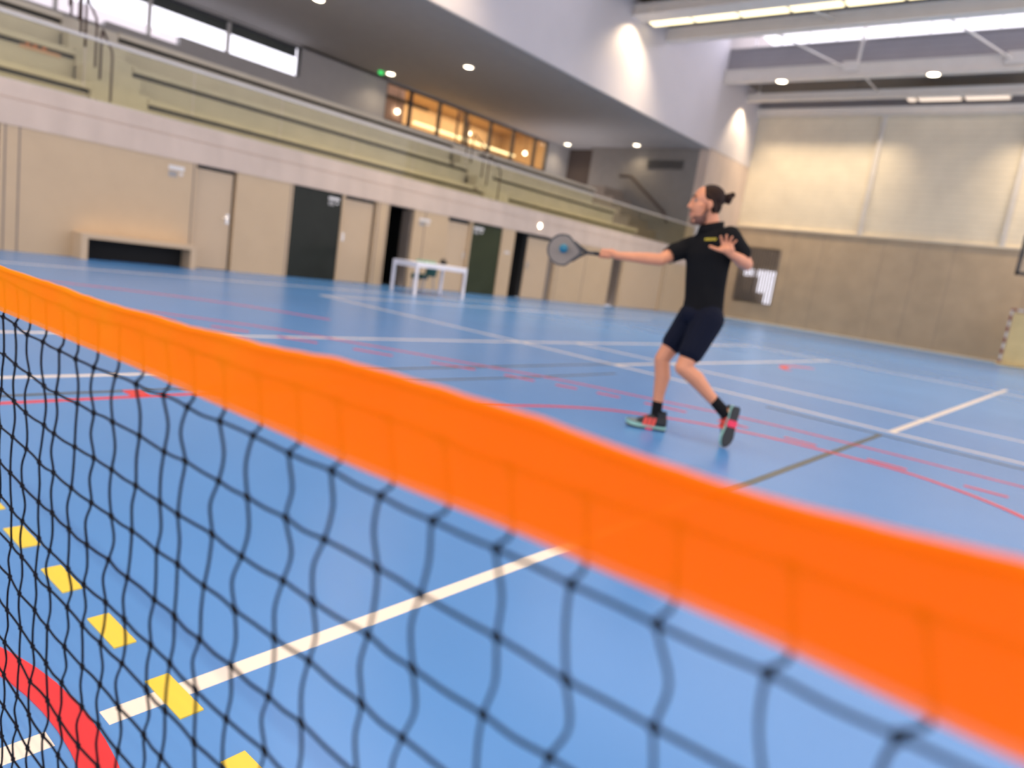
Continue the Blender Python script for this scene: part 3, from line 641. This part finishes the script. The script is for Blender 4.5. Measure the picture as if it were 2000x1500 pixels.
cords.build('netting', 'cord', net, smooth=True)
# head rope inside the fold of the band
MB().tube([(XL+(XR-XL)*k/160, 0.0016*math.sin((XL+(XR-XL)*k/160)*23+1)+0.0009*math.sin((XL+(XR-XL)*k/160)*61), ztop(XL+(XR-XL)*k/160)-0.0055) for k in range(161)], 0.0018, 8).build('head_rope', 'cord', net)
band = MB(); rings = []; NX = 640
for k in range(NX+1):
    x = XL+(XR-XL)*k/NX; zt, zb = ztop(x), zbot(x); row = []
    wob = 0.0016*math.sin(x*23+1)+0.0009*math.sin(x*61)
    g = 0.0042; crk = 0.0007*noise.noise(Vector((x*45, 0, 0)))
    zt2 = zt+crk
    for s in range(0, 11): z = zb+(zt2-g-zb)*s/10; row.append((x, -g+wob*(s/10)**1.0+0.0006*noise.noise(Vector((x*30, z*30, 2))), z))
    for s in range(1, 8): a = PI-PI*s/8; row.append((x, g*math.cos(a)+wob, zt2-g+g*math.sin(a)))
    for s in range(10, -1, -1): z = zb+0.001+(zt2-g-zb)*s/10; row.append((x, g+wob*(s/10), z))
    rings.append(row)
nn = len(rings[0]); fs = []
for k in range(NX):
    for s in range(nn-1): a = k*nn+s; fs.append((a, a+nn, a+nn+1, a+1))
band.add([p for r in rings for p in r], fs)
band.build('top_band', 'orange', net, smooth=True)
for x in (XL-0.02, XR+0.02):
    p = MB().tube([(x, 0, 0.0), (x, 0, 0.94)], 0.016, 12).build('post', 'black_metal', net, smooth=True)
    MB().tube([(x, -0.35, 0.015), (x, 0.35, 0.015)], 0.015, 10).build('foot', 'black_metal', p)
# local frame of the player: X runs to the right as seen in the photo, Y away from the camera, Z up
pl = empty('person', (-2.1, 4.55, 0), math.atan2(0.427, 0.904))
tag(pl, 'person in black polo shirt and navy shorts lunging with right arm stretched to a paddle', 'person')
M['skin'] = mat('skin', (0.68, 0.275, 0.14, 1), 0.5, var=0.06, scale=12)
M['hair'] = mat('dark_brown_hair', (0.022, 0.009, 0.005, 1), 0.65, spec=0.15, var=0.3, scale=60, bump=0.4, bscale=120)
M['beard'] = mat('stubble', (0.16, 0.065, 0.04, 1), 0.7, var=0.15, scale=80)
M['shirt'] = mat('black_jersey', (0.008, 0.008, 0.009, 1), 0.9, bump=0.2, bscale=14, spec=0.12)
M['shorts'] = mat('navy_shorts', (0.004, 0.006, 0.017, 1), 0.85, bump=0.2, bscale=12, spec=0.15)
M['sock'] = mat('black_sock', (0.008, 0.008, 0.009, 1), 0.9, spec=0.15)
M['shoe_black'] = mat('black_shoe_mesh', (0.014, 0.015, 0.017, 1), 0.7, bump=0.3, bscale=300)
M['shoe_grey'] = mat('grey_shoe_toe', (0.13, 0.17, 0.18, 1), 0.6)
M['mint'] = mat('mint_midsole', (0.28, 0.55, 0.48, 1), 0.5)
M['coral'] = mat('coral_stripe', (0.85, 0.07, 0.045, 1), 0.45)
M['outsole'] = mat('dark_outsole', (0.022, 0.024, 0.024, 1), 0.7, bump=0.5, bscale=150)
M['pink'] = mat('pink_shank', (0.85, 0.02, 0.08, 1), 0.4)
M['yellow_logo'] = mat('yellow_print', (0.65, 0.50, 0.03, 1), 0.6)
M['eye'] = mat('eye_white', (0.25, 0.20, 0.17, 1), 0.3); M['iris'] = mat('dark_iris', (0.02, 0.012, 0.01, 1), 0.2)
M['lip'] = mat('lip', (0.45, 0.16, 0.12, 1), 0.5)
M['nail'] = mat('nail', (0.70, 0.40, 0.31, 1), 0.35)

# head frame: F forward, S to his left, U up
hc = Vector((-0.078, -0.02, 1.590)); F = Vector((-0.965, -0.26, -0.04)).normalized(); U0 = Vector((0, 0, 1)); Sd = U0.cross(F).normalized(); Uh = F.cross(Sd).normalized()
HM = Matrix((F, Sd, Uh)).transposed()
H = lambda f, s, u: hc+F*f+Sd*s+Uh*(u*1.06 if u > 0 else u*1.22)
def cap(b, p, q, r0, r1, n=12):
    """a tapered limb piece with round ends"""
    p = Vector(p); q = Vector(q); d = (q-p); L = d.length; d = d/L if L else Vector((0, 0, 1)); pts = []; rr = []
    for t in (-1, -0.92, -0.7, -0.35, 0): pts.append(p+d*r0*t); rr.append(max(0.001, r0*math.sqrt(max(0, 1-t*t))))
    for t in (0.33, 0.66): pts.append(p+d*L*t); rr.append(r0+(r1-r0)*t)
    for t in (0, 0.35, 0.7, 0.92, 1): pts.append(q+d*r1*t); rr.append(max(0.001, r1*math.sqrt(max(0, 1-t*t))))
    b.tube(pts, rr, n)
def chain(b, *pr):
    for (p, r), (q, s) in zip(pr, pr[1:]): cap(b, p, q, r, s)
def sec(c, a, b, ax, n=20, tilt=0.0):
    """elliptical torso section: centre, half width, half depth, width direction in plan, side tilt"""
    c = Vector(c); A = Vector((ax[0], ax[1], tilt)).normalized(); B = Vector((-ax[1], ax[0], 0)).normalized()
    return [c+A*a*math.cos(2*PI*k/n)+B*b*math.sin(2*PI*k/n) for k in range(n)]
body = MB()
# head
body.ell(H(-0.010, 0, 0.022), (0.096, 0.074, 0.088), 20, HM)
body.ell(H(0.036, 0, -0.028), (0.058, 0.060, 0.090), 18, HM)
body.ell(H(0.026, 0, -0.082), (0.056, 0.050, 0.046), 16, HM)
cap(body, H(0.066, -0.010, -0.102), H(0.066, 0.010, -0.102), 0.020, 0.020)
cap(body, H(0.082, 0, 0.018), H(0.108, 0, -0.030), 0.0095, 0.0135)
cap(body, H(0.098, -0.010, -0.034), H(0.098, 0.010, -0.034), 0.009, 0.009)
for s in (-1, 1):
    cap(body, H(0.083, 0.010*s, 0.026), H(0.072, 0.044*s, 0.020), 0.0085, 0.008)
    cap(body, H(0.066, 0.034*s, -0.022), H(0.040, 0.054*s, -0.024), 0.014, 0.012)
    body.ell(H(-0.012, 0.076*s, -0.010), (0.020, 0.011, 0.032), 12, HM)
    body.ell(H(-0.004, 0.074*s, -0.034), (0.010, 0.009, 0.012), 10, HM)
cap(body, H(0.086, -0.014, -0.064), H(0.086, 0.014, -0.064), 0.0095, 0.0095)
cap(body, H(0.083, -0.012, -0.079), H(0.083, 0.012, -0.079), 0.0095, 0.0095)
chain(body, (H(-0.030, 0, -0.05), 0.056), (Vector((-0.020, -0.005, 1.46)), 0.056), (Vector((0.0, 0, 1.40)), 0.066))
# trunk (under the clothes)
sh_ax = (0.80, -0.60); hp_ax = (0.87, -0.49)
body.loft([sec((0.03, 0.0, 0.80), 0.11, 0.085, hp_ax), sec((0.03, 0, 0.90), 0.115, 0.085, hp_ax), sec((0.015, 0, 1.05), 0.115, 0.08, hp_ax), sec((0.0, 0, 1.2), 0.13, 0.09, sh_ax), sec((-0.005, 0, 1.32), 0.14, 0.085, sh_ax, tilt=0.12), sec((-0.005, 0, 1.40), 0.09, 0.06, sh_ax, tilt=0.2)])
# right arm, stretched to the paddle
SR = Vector((-0.140, 0.085, 1.300)); ER = Vector((-0.305, -0.06, 1.178)); WR = Vector((-0.600, -0.10, 1.163))
chain(body, (SR, 0.052), (SR.lerp(ER, 0.5), 0.049), (ER, 0.041), (ER.lerp(WR, 0.3), 0.041), (ER.lerp(WR, 0.7), 0.032), (WR, 0.0265))
# left arm, elbow out, open palm to the camera
SL = Vector((0.130, -0.095, 1.375)); EL = Vector((0.252, -0.02, 1.228)); WL = Vector((0.150, -0.215, 1.262))
chain(body, (SL, 0.055), (SL.lerp(EL, 0.5), 0.050), (EL, 0.043), (EL.lerp(WL, 0.35), 0.044), (EL.lerp(WL, 0.75), 0.034), (WL, 0.028))
# right hand round the grip
GA = Vector((-0.60, -0.10, 1.161)); GD = Vector((-1, 0, -0.035)).normalized(); GU = Vector((0, 0, 1)); GC = GD.cross(GU).normalized()
G = lambda a, ang, r: GA+GD*a+(GU*math.cos(ang)+GC*math.sin(ang))*r
cap(body, G(-0.0, 0, 0.004), G(0.035, -0.3, 0.020), 0.028, 0.026)
cap(body, G(0.025, -0.5, 0.026), G(0.095, -0.5, 0.026), 0.017, 0.016)
for k, a in enumerate((0.034, 0.055, 0.077, 0.099)):
    rr = (0.0078, 0.0088, 0.0092, 0.0090)[k]
    ang = [-0.6, -1.7, -2.7, -3.6, -4.4][:5]
    chain(body, *[(G(a+0.004*q, t, 0.0235), rr*(1-0.06*q)) for q, t in enumerate(ang)])
chain(body, (G(0.035, 0.2, 0.028), 0.013), (G(0.075, 0.8, 0.026), 0.0105), (G(0.108, 1.15, 0.024), 0.009))
# left hand, palm towards the camera, fingers spread upward
pc_ = Vector((0.098, -0.250, 1.290))
hx = Vector((-0.83, -0.12, 0.42)).normalized()      # wrist -> palm
cap(body, WL, pc_, 0.027, 0.026)
cap(body, pc_+Vector((0.030, 0.006, 0.005)), pc_+Vector((-0.022, 0, 0.002)), 0.024, 0.021)
cap(body, pc_+Vector((0.026, 0.004, 0.026)), pc_+Vector((-0.020, 0, 0.020)), 0.0165, 0.0155)
fin = [((-0.024, 0, 0.026), (-0.036, -0.012, 0.052), (-0.046, -0.024, 0.074), 0.0088), ((-0.008, 0, 0.034), (-0.010, -0.012, 0.062), (-0.013, -0.026, 0.086), 0.0090),
       ((0.010, 0.002, 0.035), (0.017, -0.010, 0.060), (0.022, -0.026, 0.080), 0.0086), ((0.027, 0.004, 0.028), (0.040, -0.004, 0.047), (0.051, -0.016, 0.062), 0.0078)]
for a, b_, c, r in fin: chain(body, (pc_+Vector(a), r*1.1), (pc_+Vector(b_), r), (pc_+Vector(c), r*0.88))
chain(body, (pc_+Vector((-0.010, -0.004, -0.008)), 0.0165), (pc_+Vector((-0.055, -0.018, -0.006)), 0.0115), (pc_+Vector((-0.100, -0.026, 0.004)), 0.0092))
# legs
HR = Vector((-0.025, 0.055, 0.84)); KR = Vector((-0.178, 0.035, 0.505)); AR = Vector((-0.150, 0.04, 0.115))
HL = Vector((0.085, -0.055, 0.84)); KL = Vector((-0.028, -0.150, 0.490)); AL = Vector((0.275, -0.085, 0.250))
def leg(h, k, a, back):
    kb = k+back*0.012; cb = k.lerp(a, 0.30)+back*0.020
    chain(body, (h, 0.088), (h.lerp(k, 0.5), 0.073), (k, 0.053), (cb, 0.055), (k.lerp(a, 0.62)+back*0.006, 0.041), (a, 0.032))
leg(HR, KR, AR, Vector((0.8, 0.1, 0))); leg(HL, KL, AL, Vector((0.45, 0.2, 0.5)))
chain(body, (AR, 0.030), (AR+Vector((0.02, 0, -0.05)), 0.026))
chain(body, (AL, 0.030), (AL+Vector((0.04, 0, -0.01)), 0.026))
bo = fused(body, 'body', 'skin', pl, 0.0042, 3, 0.45)

# face details
for s in (-1, 1):
    e = MB().ell(H(0.074, 0.030*s, 0.004), (0.012, 0.013, 0.012), 12, HM).build('eye', 'eye', bo, True)
    MB().ell(H(0.0835, 0.031*s, 0.003), (0.0035, 0.0058, 0.0058), 10, HM).build('iris', 'iris', e, True)
    b = MB(); chain(b, (H(0.0905, 0.012*s, 0.029), 0.0040), (H(0.0875, 0.028*s, 0.033), 0.0045), (H(0.0745, 0.045*s, 0.026), 0.003)); b.build('eyebrow', 'hair', bo, True)
b = MB(); chain(b, (H(0.088, -0.018, -0.070), 0.004), (H(0.096, 0, -0.070), 0.006), (H(0.088, 0.018, -0.070), 0.004)); b.build('mouth', 'lip', bo, True)
b = MB(); b.ell(H(0.026, 0, -0.088), (0.0590, 0.0525, 0.0450), 20, HM); b.ell(H(0.062, 0, -0.103), (0.0310, 0.029, 0.0270), 14, HM)
for s in (-1, 1): chain(b, (H(0.000, 0.060*s, -0.040), 0.008), (H(0.012, 0.050*s, -0.075), 0.016))
chain(b, (H(0.084, -0.022, -0.056), 0.0055), (H(0.0945, 0, -0.052), 0.0065), (H(0.084, 0.022, -0.056), 0.0055))
fused(b, 'beard', 'beard', bo, 0.004, 3)
b = MB(); b.ell(H(-0.030, 0, 0.036), (0.094, 0.083, 0.083), 22, HM); b.ell(H(-0.062, 0, -0.012), (0.046, 0.066, 0.066), 18, HM)
for s in (-1, 1): chain(b, (H(0.010, 0.066*s, 0.034), 0.018), (H(-0.018, 0.072*s, 0.014), 0.016), (H(-0.045, 0.064*s, -0.045), 0.018))
cap(b, H(-0.10, 0, 0.02), H(-0.128, 0, 0.035), 0.028, 0.020)
hr = fused(b, 'hair', 'hair', bo, 0.005, 3)
b = MB(); b.ell(H(-0.143, 0.0, 0.040), (0.030, 0.033, 0.034), 14, HM); b.ell(H(-0.166, 0.004, 0.062), (0.022, 0.017, 0.021), 10, HM); b.ell(H(-0.150, -0.01, 0.018), (0.020, 0.018, 0.016), 10, HM)
fused(b, 'hair_bun', 'hair', hr, 0.004, 2)

# polo shirt
b = MB()
b.loft([sec((0.032, 0.0, 0.865), 0.146, 0.108, hp_ax), sec((0.028, 0, 0.95), 0.142, 0.106, hp_ax), sec((0.016, 0, 1.05), 0.146, 0.103, hp_ax), sec((0.006, 0, 1.16), 0.160, 0.108, sh_ax), sec((-0.002, 0, 1.25), 0.172, 0.112, sh_ax, tilt=0.06),
        sec((-0.003, 0, 1.32), 0.172, 0.104, sh_ax, tilt=0.16), sec((-0.008, 0, 1.375), 0.140, 0.088, sh_ax, tilt=0.22), sec((-0.012, 0, 1.415), 0.095, 0.072, sh_ax, tilt=0.20), sec((-0.014, 0, 1.435), 0.068, 0.062, sh_ax, tilt=0.15)])
cap(b, SR+Vector((0.03, -0.01, 0.005)), SR.lerp(ER, 0.48), 0.072, 0.067)
cap(b, SL+Vector((-0.02, 0.01, 0.004)), SL.lerp(EL, 0.56), 0.078, 0.070)
sh = fused(b, 'polo_shirt', 'shirt', bo, 0.006, 4)
# folds
for v in sh.data.vertices:
    n_ = noise.noise(Vector((v.co.x*9, v.co.y*9, v.co.z*5+v.co.x*6)))*0.007; v.co += v.normal*n_
b = MB(); n_ = 22; rg = []
for dz, rr in ((-0.022, 1.08), (0.012, 1.0), (0.022, 1.05), (0.026, 1.12), (0.005, 1.16), (-0.020, 1.22)):
    rg.append([Vector((-0.016+0.071*rr*math.cos(2*PI*k/n_)*0.98, -0.004+0.066*rr*math.sin(2*PI*k/n_), 1.434+dz+0.22*0.07*math.cos(2*PI*k/n_)*1.6)) for k in range(n_)])
b.loft(rg, cap=False); b.build('collar', 'shirt', sh, True)
b = MB()
for q in range(6):
    u0 = -0.042+q*0.0125
    b.box(u0, u0+0.0095, -0.1265, -0.1205, 1.338+0.002*q, 1.353+0.002*q)
lg = b.build('chest_logo', 'yellow_logo', sh)
b = MB()
b.tube([SR.lerp(ER, 0.48)+(ER-SR).normalized()*t for t in (0.040, 0.062)], [0.060, 0.057], 20, cap=False)
b.build('sleeve_hem', 'shirt', sh, True)

# shorts
b = MB()
b.ell((0.030, 0, 0.845), (0.150, 0.118, 0.095), 20)
cap(b, HR+Vector((0.005, 0, -0.01)), HR.lerp(KR, 0.60), 0.108, 0.084)
cap(b, HL+Vector((-0.005, 0, -0.01)), HL.lerp(KL, 0.66), 0.110, 0.088)
so = fused(b, 'shorts', 'shorts', bo, 0.006, 5)
for v in so.data.vertices:
    v.co += v.normal*noise.noise(Vector((v.co.x*11+3, v.co.y*11, v.co.z*4)))*0.008
# socks
b = MB(); chain(b, (KR.lerp(AR, 0.78)+Vector((0.002, 0, 0)), 0.0385), (AR, 0.038), (AR+Vector((0.03, 0, -0.05)), 0.036)); fused(b, 'sock', 'sock', bo, 0.005, 2)
b = MB(); chain(b, (KL.lerp(AL, 0.80)+Vector((0.003, 0, 0.003)), 0.039), (AL, 0.040), (AL+Vector((0.03, 0, -0.03)), 0.036)); fused(b, 'sock', 'sock', bo, 0.005, 2)
def shoe(heel, fwd, dn, flip, name='shoe'):
    """heel point on the sole plane, fwd to the toe, dn out of the sole"""
    fwd = Vector(fwd).normalized(); dn = Vector(dn); dn = (dn-fwd*dn.dot(fwd)).normalized(); up = -dn; side = up.cross(fwd).normalized()*flip
    heel = Vector(heel); Lf = 0.285
    P = lambda a, s, u: heel+fwd*(a*Lf)+side*s+up*u
    prof = [(0.0, 0.020), (0.03, 0.030), (0.12, 0.035), (0.28, 0.034), (0.45, 0.033), (0.62, 0.043), (0.75, 0.048), (0.88, 0.040), (0.96, 0.024), (1.0, 0.008)]
    out = [(a, w_) for a, w_ in prof]+[(a, -w_*0.95) for a, w_ in prof[::-1]]
    spring = lambda a: 0.012*max(0, (a-0.7)/0.3)**2
    root = MB().prism(out, lambda a, s, u: P(a, s, u+spring(a)), 0.010, 0.034).build(name, 'mint', bo)
    MB().prism(out, lambda a, s, u: P(a, s*1.02, u+spring(a)), 0.0, 0.010).build('outsole', 'outsole', root)
    MB().prism([(0.34, 0.037), (0.50, 0.038), (0.50, -0.037), (0.34, -0.036)], lambda a, s, u: P(a, s, u), -0.002, 0.012).build('shank', 'pink', root)
    rings = []
    for a, w_, h, lean in ((0.0, 0.022, 0.085, 0), (0.06, 0.034, 0.104, 0), (0.18, 0.039, 0.112, 0), (0.32, 0.038, 0.116, 0), (0.45, 0.037, 0.102, 0), (0.60, 0.041, 0.078, 0), (0.75, 0.042, 0.058, 0), (0.88, 0.036, 0.048, 0), (0.96, 0.022, 0.042, 0)):
        rings.append([P(a, w_*math.cos(t), 0.030+spring(a)+(h-0.030)*max(0, math.sin(t))**0.8) for t in [PI*k/12 for k in range(13)]])
    up_ = MB().loft(rings).build('upper', 'shoe_black', root, True)
    rt = [[P(a, w_*math.cos(t)*1.03, 0.029+spring(a)+(h-0.028)*max(0, math.sin(t))**0.8*1.02) for t in [PI*k/12 for k in range(13)]] for a, w_, h in ((0.72, 0.0425, 0.0585), (0.80, 0.0405, 0.054), (0.88, 0.0365, 0.0495), (0.965, 0.023, 0.043))]
    MB().loft(rt).build('toe_cap', 'shoe_grey', root, True)
    for sgn in (1, -1):
        for q in range(3):
            a0 = 0.30+0.105*q; b = MB()
            b.add([P(a0, sgn*0.0430, 0.028), P(a0+0.085, sgn*0.0445, 0.028), P(a0+0.050, sgn*0.037, 0.080), P(a0-0.03, sgn*0.0365, 0.086),
                   P(a0, sgn*0.034, 0.030), P(a0+0.075, sgn*0.034, 0.030), P(a0+0.045, sgn*0.026, 0.070), P(a0-0.02, sgn*0.026, 0.074)], [(0, 1, 2, 3), (4, 7, 6, 5), (0, 4, 5, 1), (1, 5, 6, 2), (2, 6, 7, 3), (3, 7, 4, 0)])
            b.build('stripe', 'coral', root)
    b = MB()
    for q in range(5): a = 0.36+0.065*q; hh = 0.098-0.03*q/4; b.tube([P(a, -0.02, hh-0.006), P(a+0.01, 0, hh+0.002), P(a, 0.02, hh-0.006)], 0.0028, 6)
    b.tube([P(0.33, 0.0, 0.098), P(0.30, 0.016, 0.118), P(0.36, 0.024, 0.112), P(0.34, 0.002, 0.10), P(0.30, -0.014, 0.122), P(0.37, -0.02, 0.11), P(0.33, 0, 0.10)], 0.0028, 6)
    b.build('laces', 'shoe_black', root)
    MB().tube([P(0.16, 0, 0.095), P(0.17, 0, 0.130)], [0.038, 0.040], 16, cap=False).build('ankle_collar', 'shoe_black', root, True)
    return root
r1 = shoe((-0.066, 0.040, 0.004), (-1.0, -0.10, -0.0), (0, 0, -1), 1)
r2 = shoe((0.372, -0.100, 0.288), (-0.10, -0.16, -1.0), (0.62, -0.78, 0.0), 1)

# paddle, held by the person
pd = empty('racket', (0, 0, 0)); pd.location = pl.location; pd.rotation_euler = pl.rotation_euler
tag(pd, 'grey round faced paddle with dark rim held out in the right hand of the player', 'racket')
pcn = Vector((-0.972, -0.10, 1.150)); n_ = 40
def outline(rx, rz, tail):
    o = []
    for k in range(n_):
        a = 2*PI*k/n_; x = rx*math.cos(a); z = rz*math.sin(a)
        if math.cos(a) > 0.35: t = (math.cos(a)-0.35)/0.65; x += tail*t*t; z *= 1-0.50*t
        o.append((x, z))
    return o
fn = lambda a, b_, t: pcn+Vector((a, t, b_))
MB().prism(outline(0.099, 0.099, 0.020), fn, -0.010, 0.010).build('face', mat('grey_paddle_face', (0.24, 0.20, 0.165, 1), 0.55), pd)
o1 = outline(0.110, 0.110, 0.030); o2 = outline(0.098, 0.098, 0.019)
b = MB(); b.loft([[fn(a, c, -0.012) for a, c in o1], [fn(a, c, 0.012) for a, c in o1], [fn(a, c, 0.012) for a, c in o2], [fn(a, c, -0.012) for a, c in o2], [fn(a, c, -0.012) for a, c in o1]], cap=False)
b.build('rim', mat('dark_rim', (0.045, 0.042, 0.04, 1), 0.4), pd)
b = MB(); b.tube([pcn+Vector((0.072, 0, 0.066)), pcn+Vector((0.115, 0, 0.038)), pcn+Vector((0.165, 0, 0.008))], [0.010, 0.011, 0.012], 10); b.tube([pcn+Vector((0.072, 0, -0.066)), pcn+Vector((0.115, 0, -0.030)), pcn+Vector((0.165, 0, 0.003))], [0.010, 0.011, 0.012], 10)
b.tube([pcn+Vector((0.155, 0, 0.005)), pcn+Vector((0.23, 0, 0.007))], [0.0125, 0.0125], 12)
b.build('throat', 'black_metal', pd, True)
MB().tube([pcn+Vector((0.22, 0, 0.007)), pcn+Vector((0.385, 0, 0.010)), pcn+Vector((0.395, 0, 0.010))], [0.0140, 0.0145, 0.017], 14).build('grip', 'shoe_black', pd, True)
bl = MB().ell((0, 0, 0), (0.031, 0.031, 0.031), 22).build('ball', mat('teal_blue_ball', (0.008, 0.15, 0.24, 1), 0.55), smooth=True)
th = math.atan2(0.427, 0.904); lx, ly = -0.955, -0.17
bl.location = (-2.1+lx*math.cos(th)-ly*math.sin(th), 4.55+lx*math.sin(th)+ly*math.cos(th), 1.158)
tag(bl, 'teal blue ball in the air in front of the paddle face', 'ball')
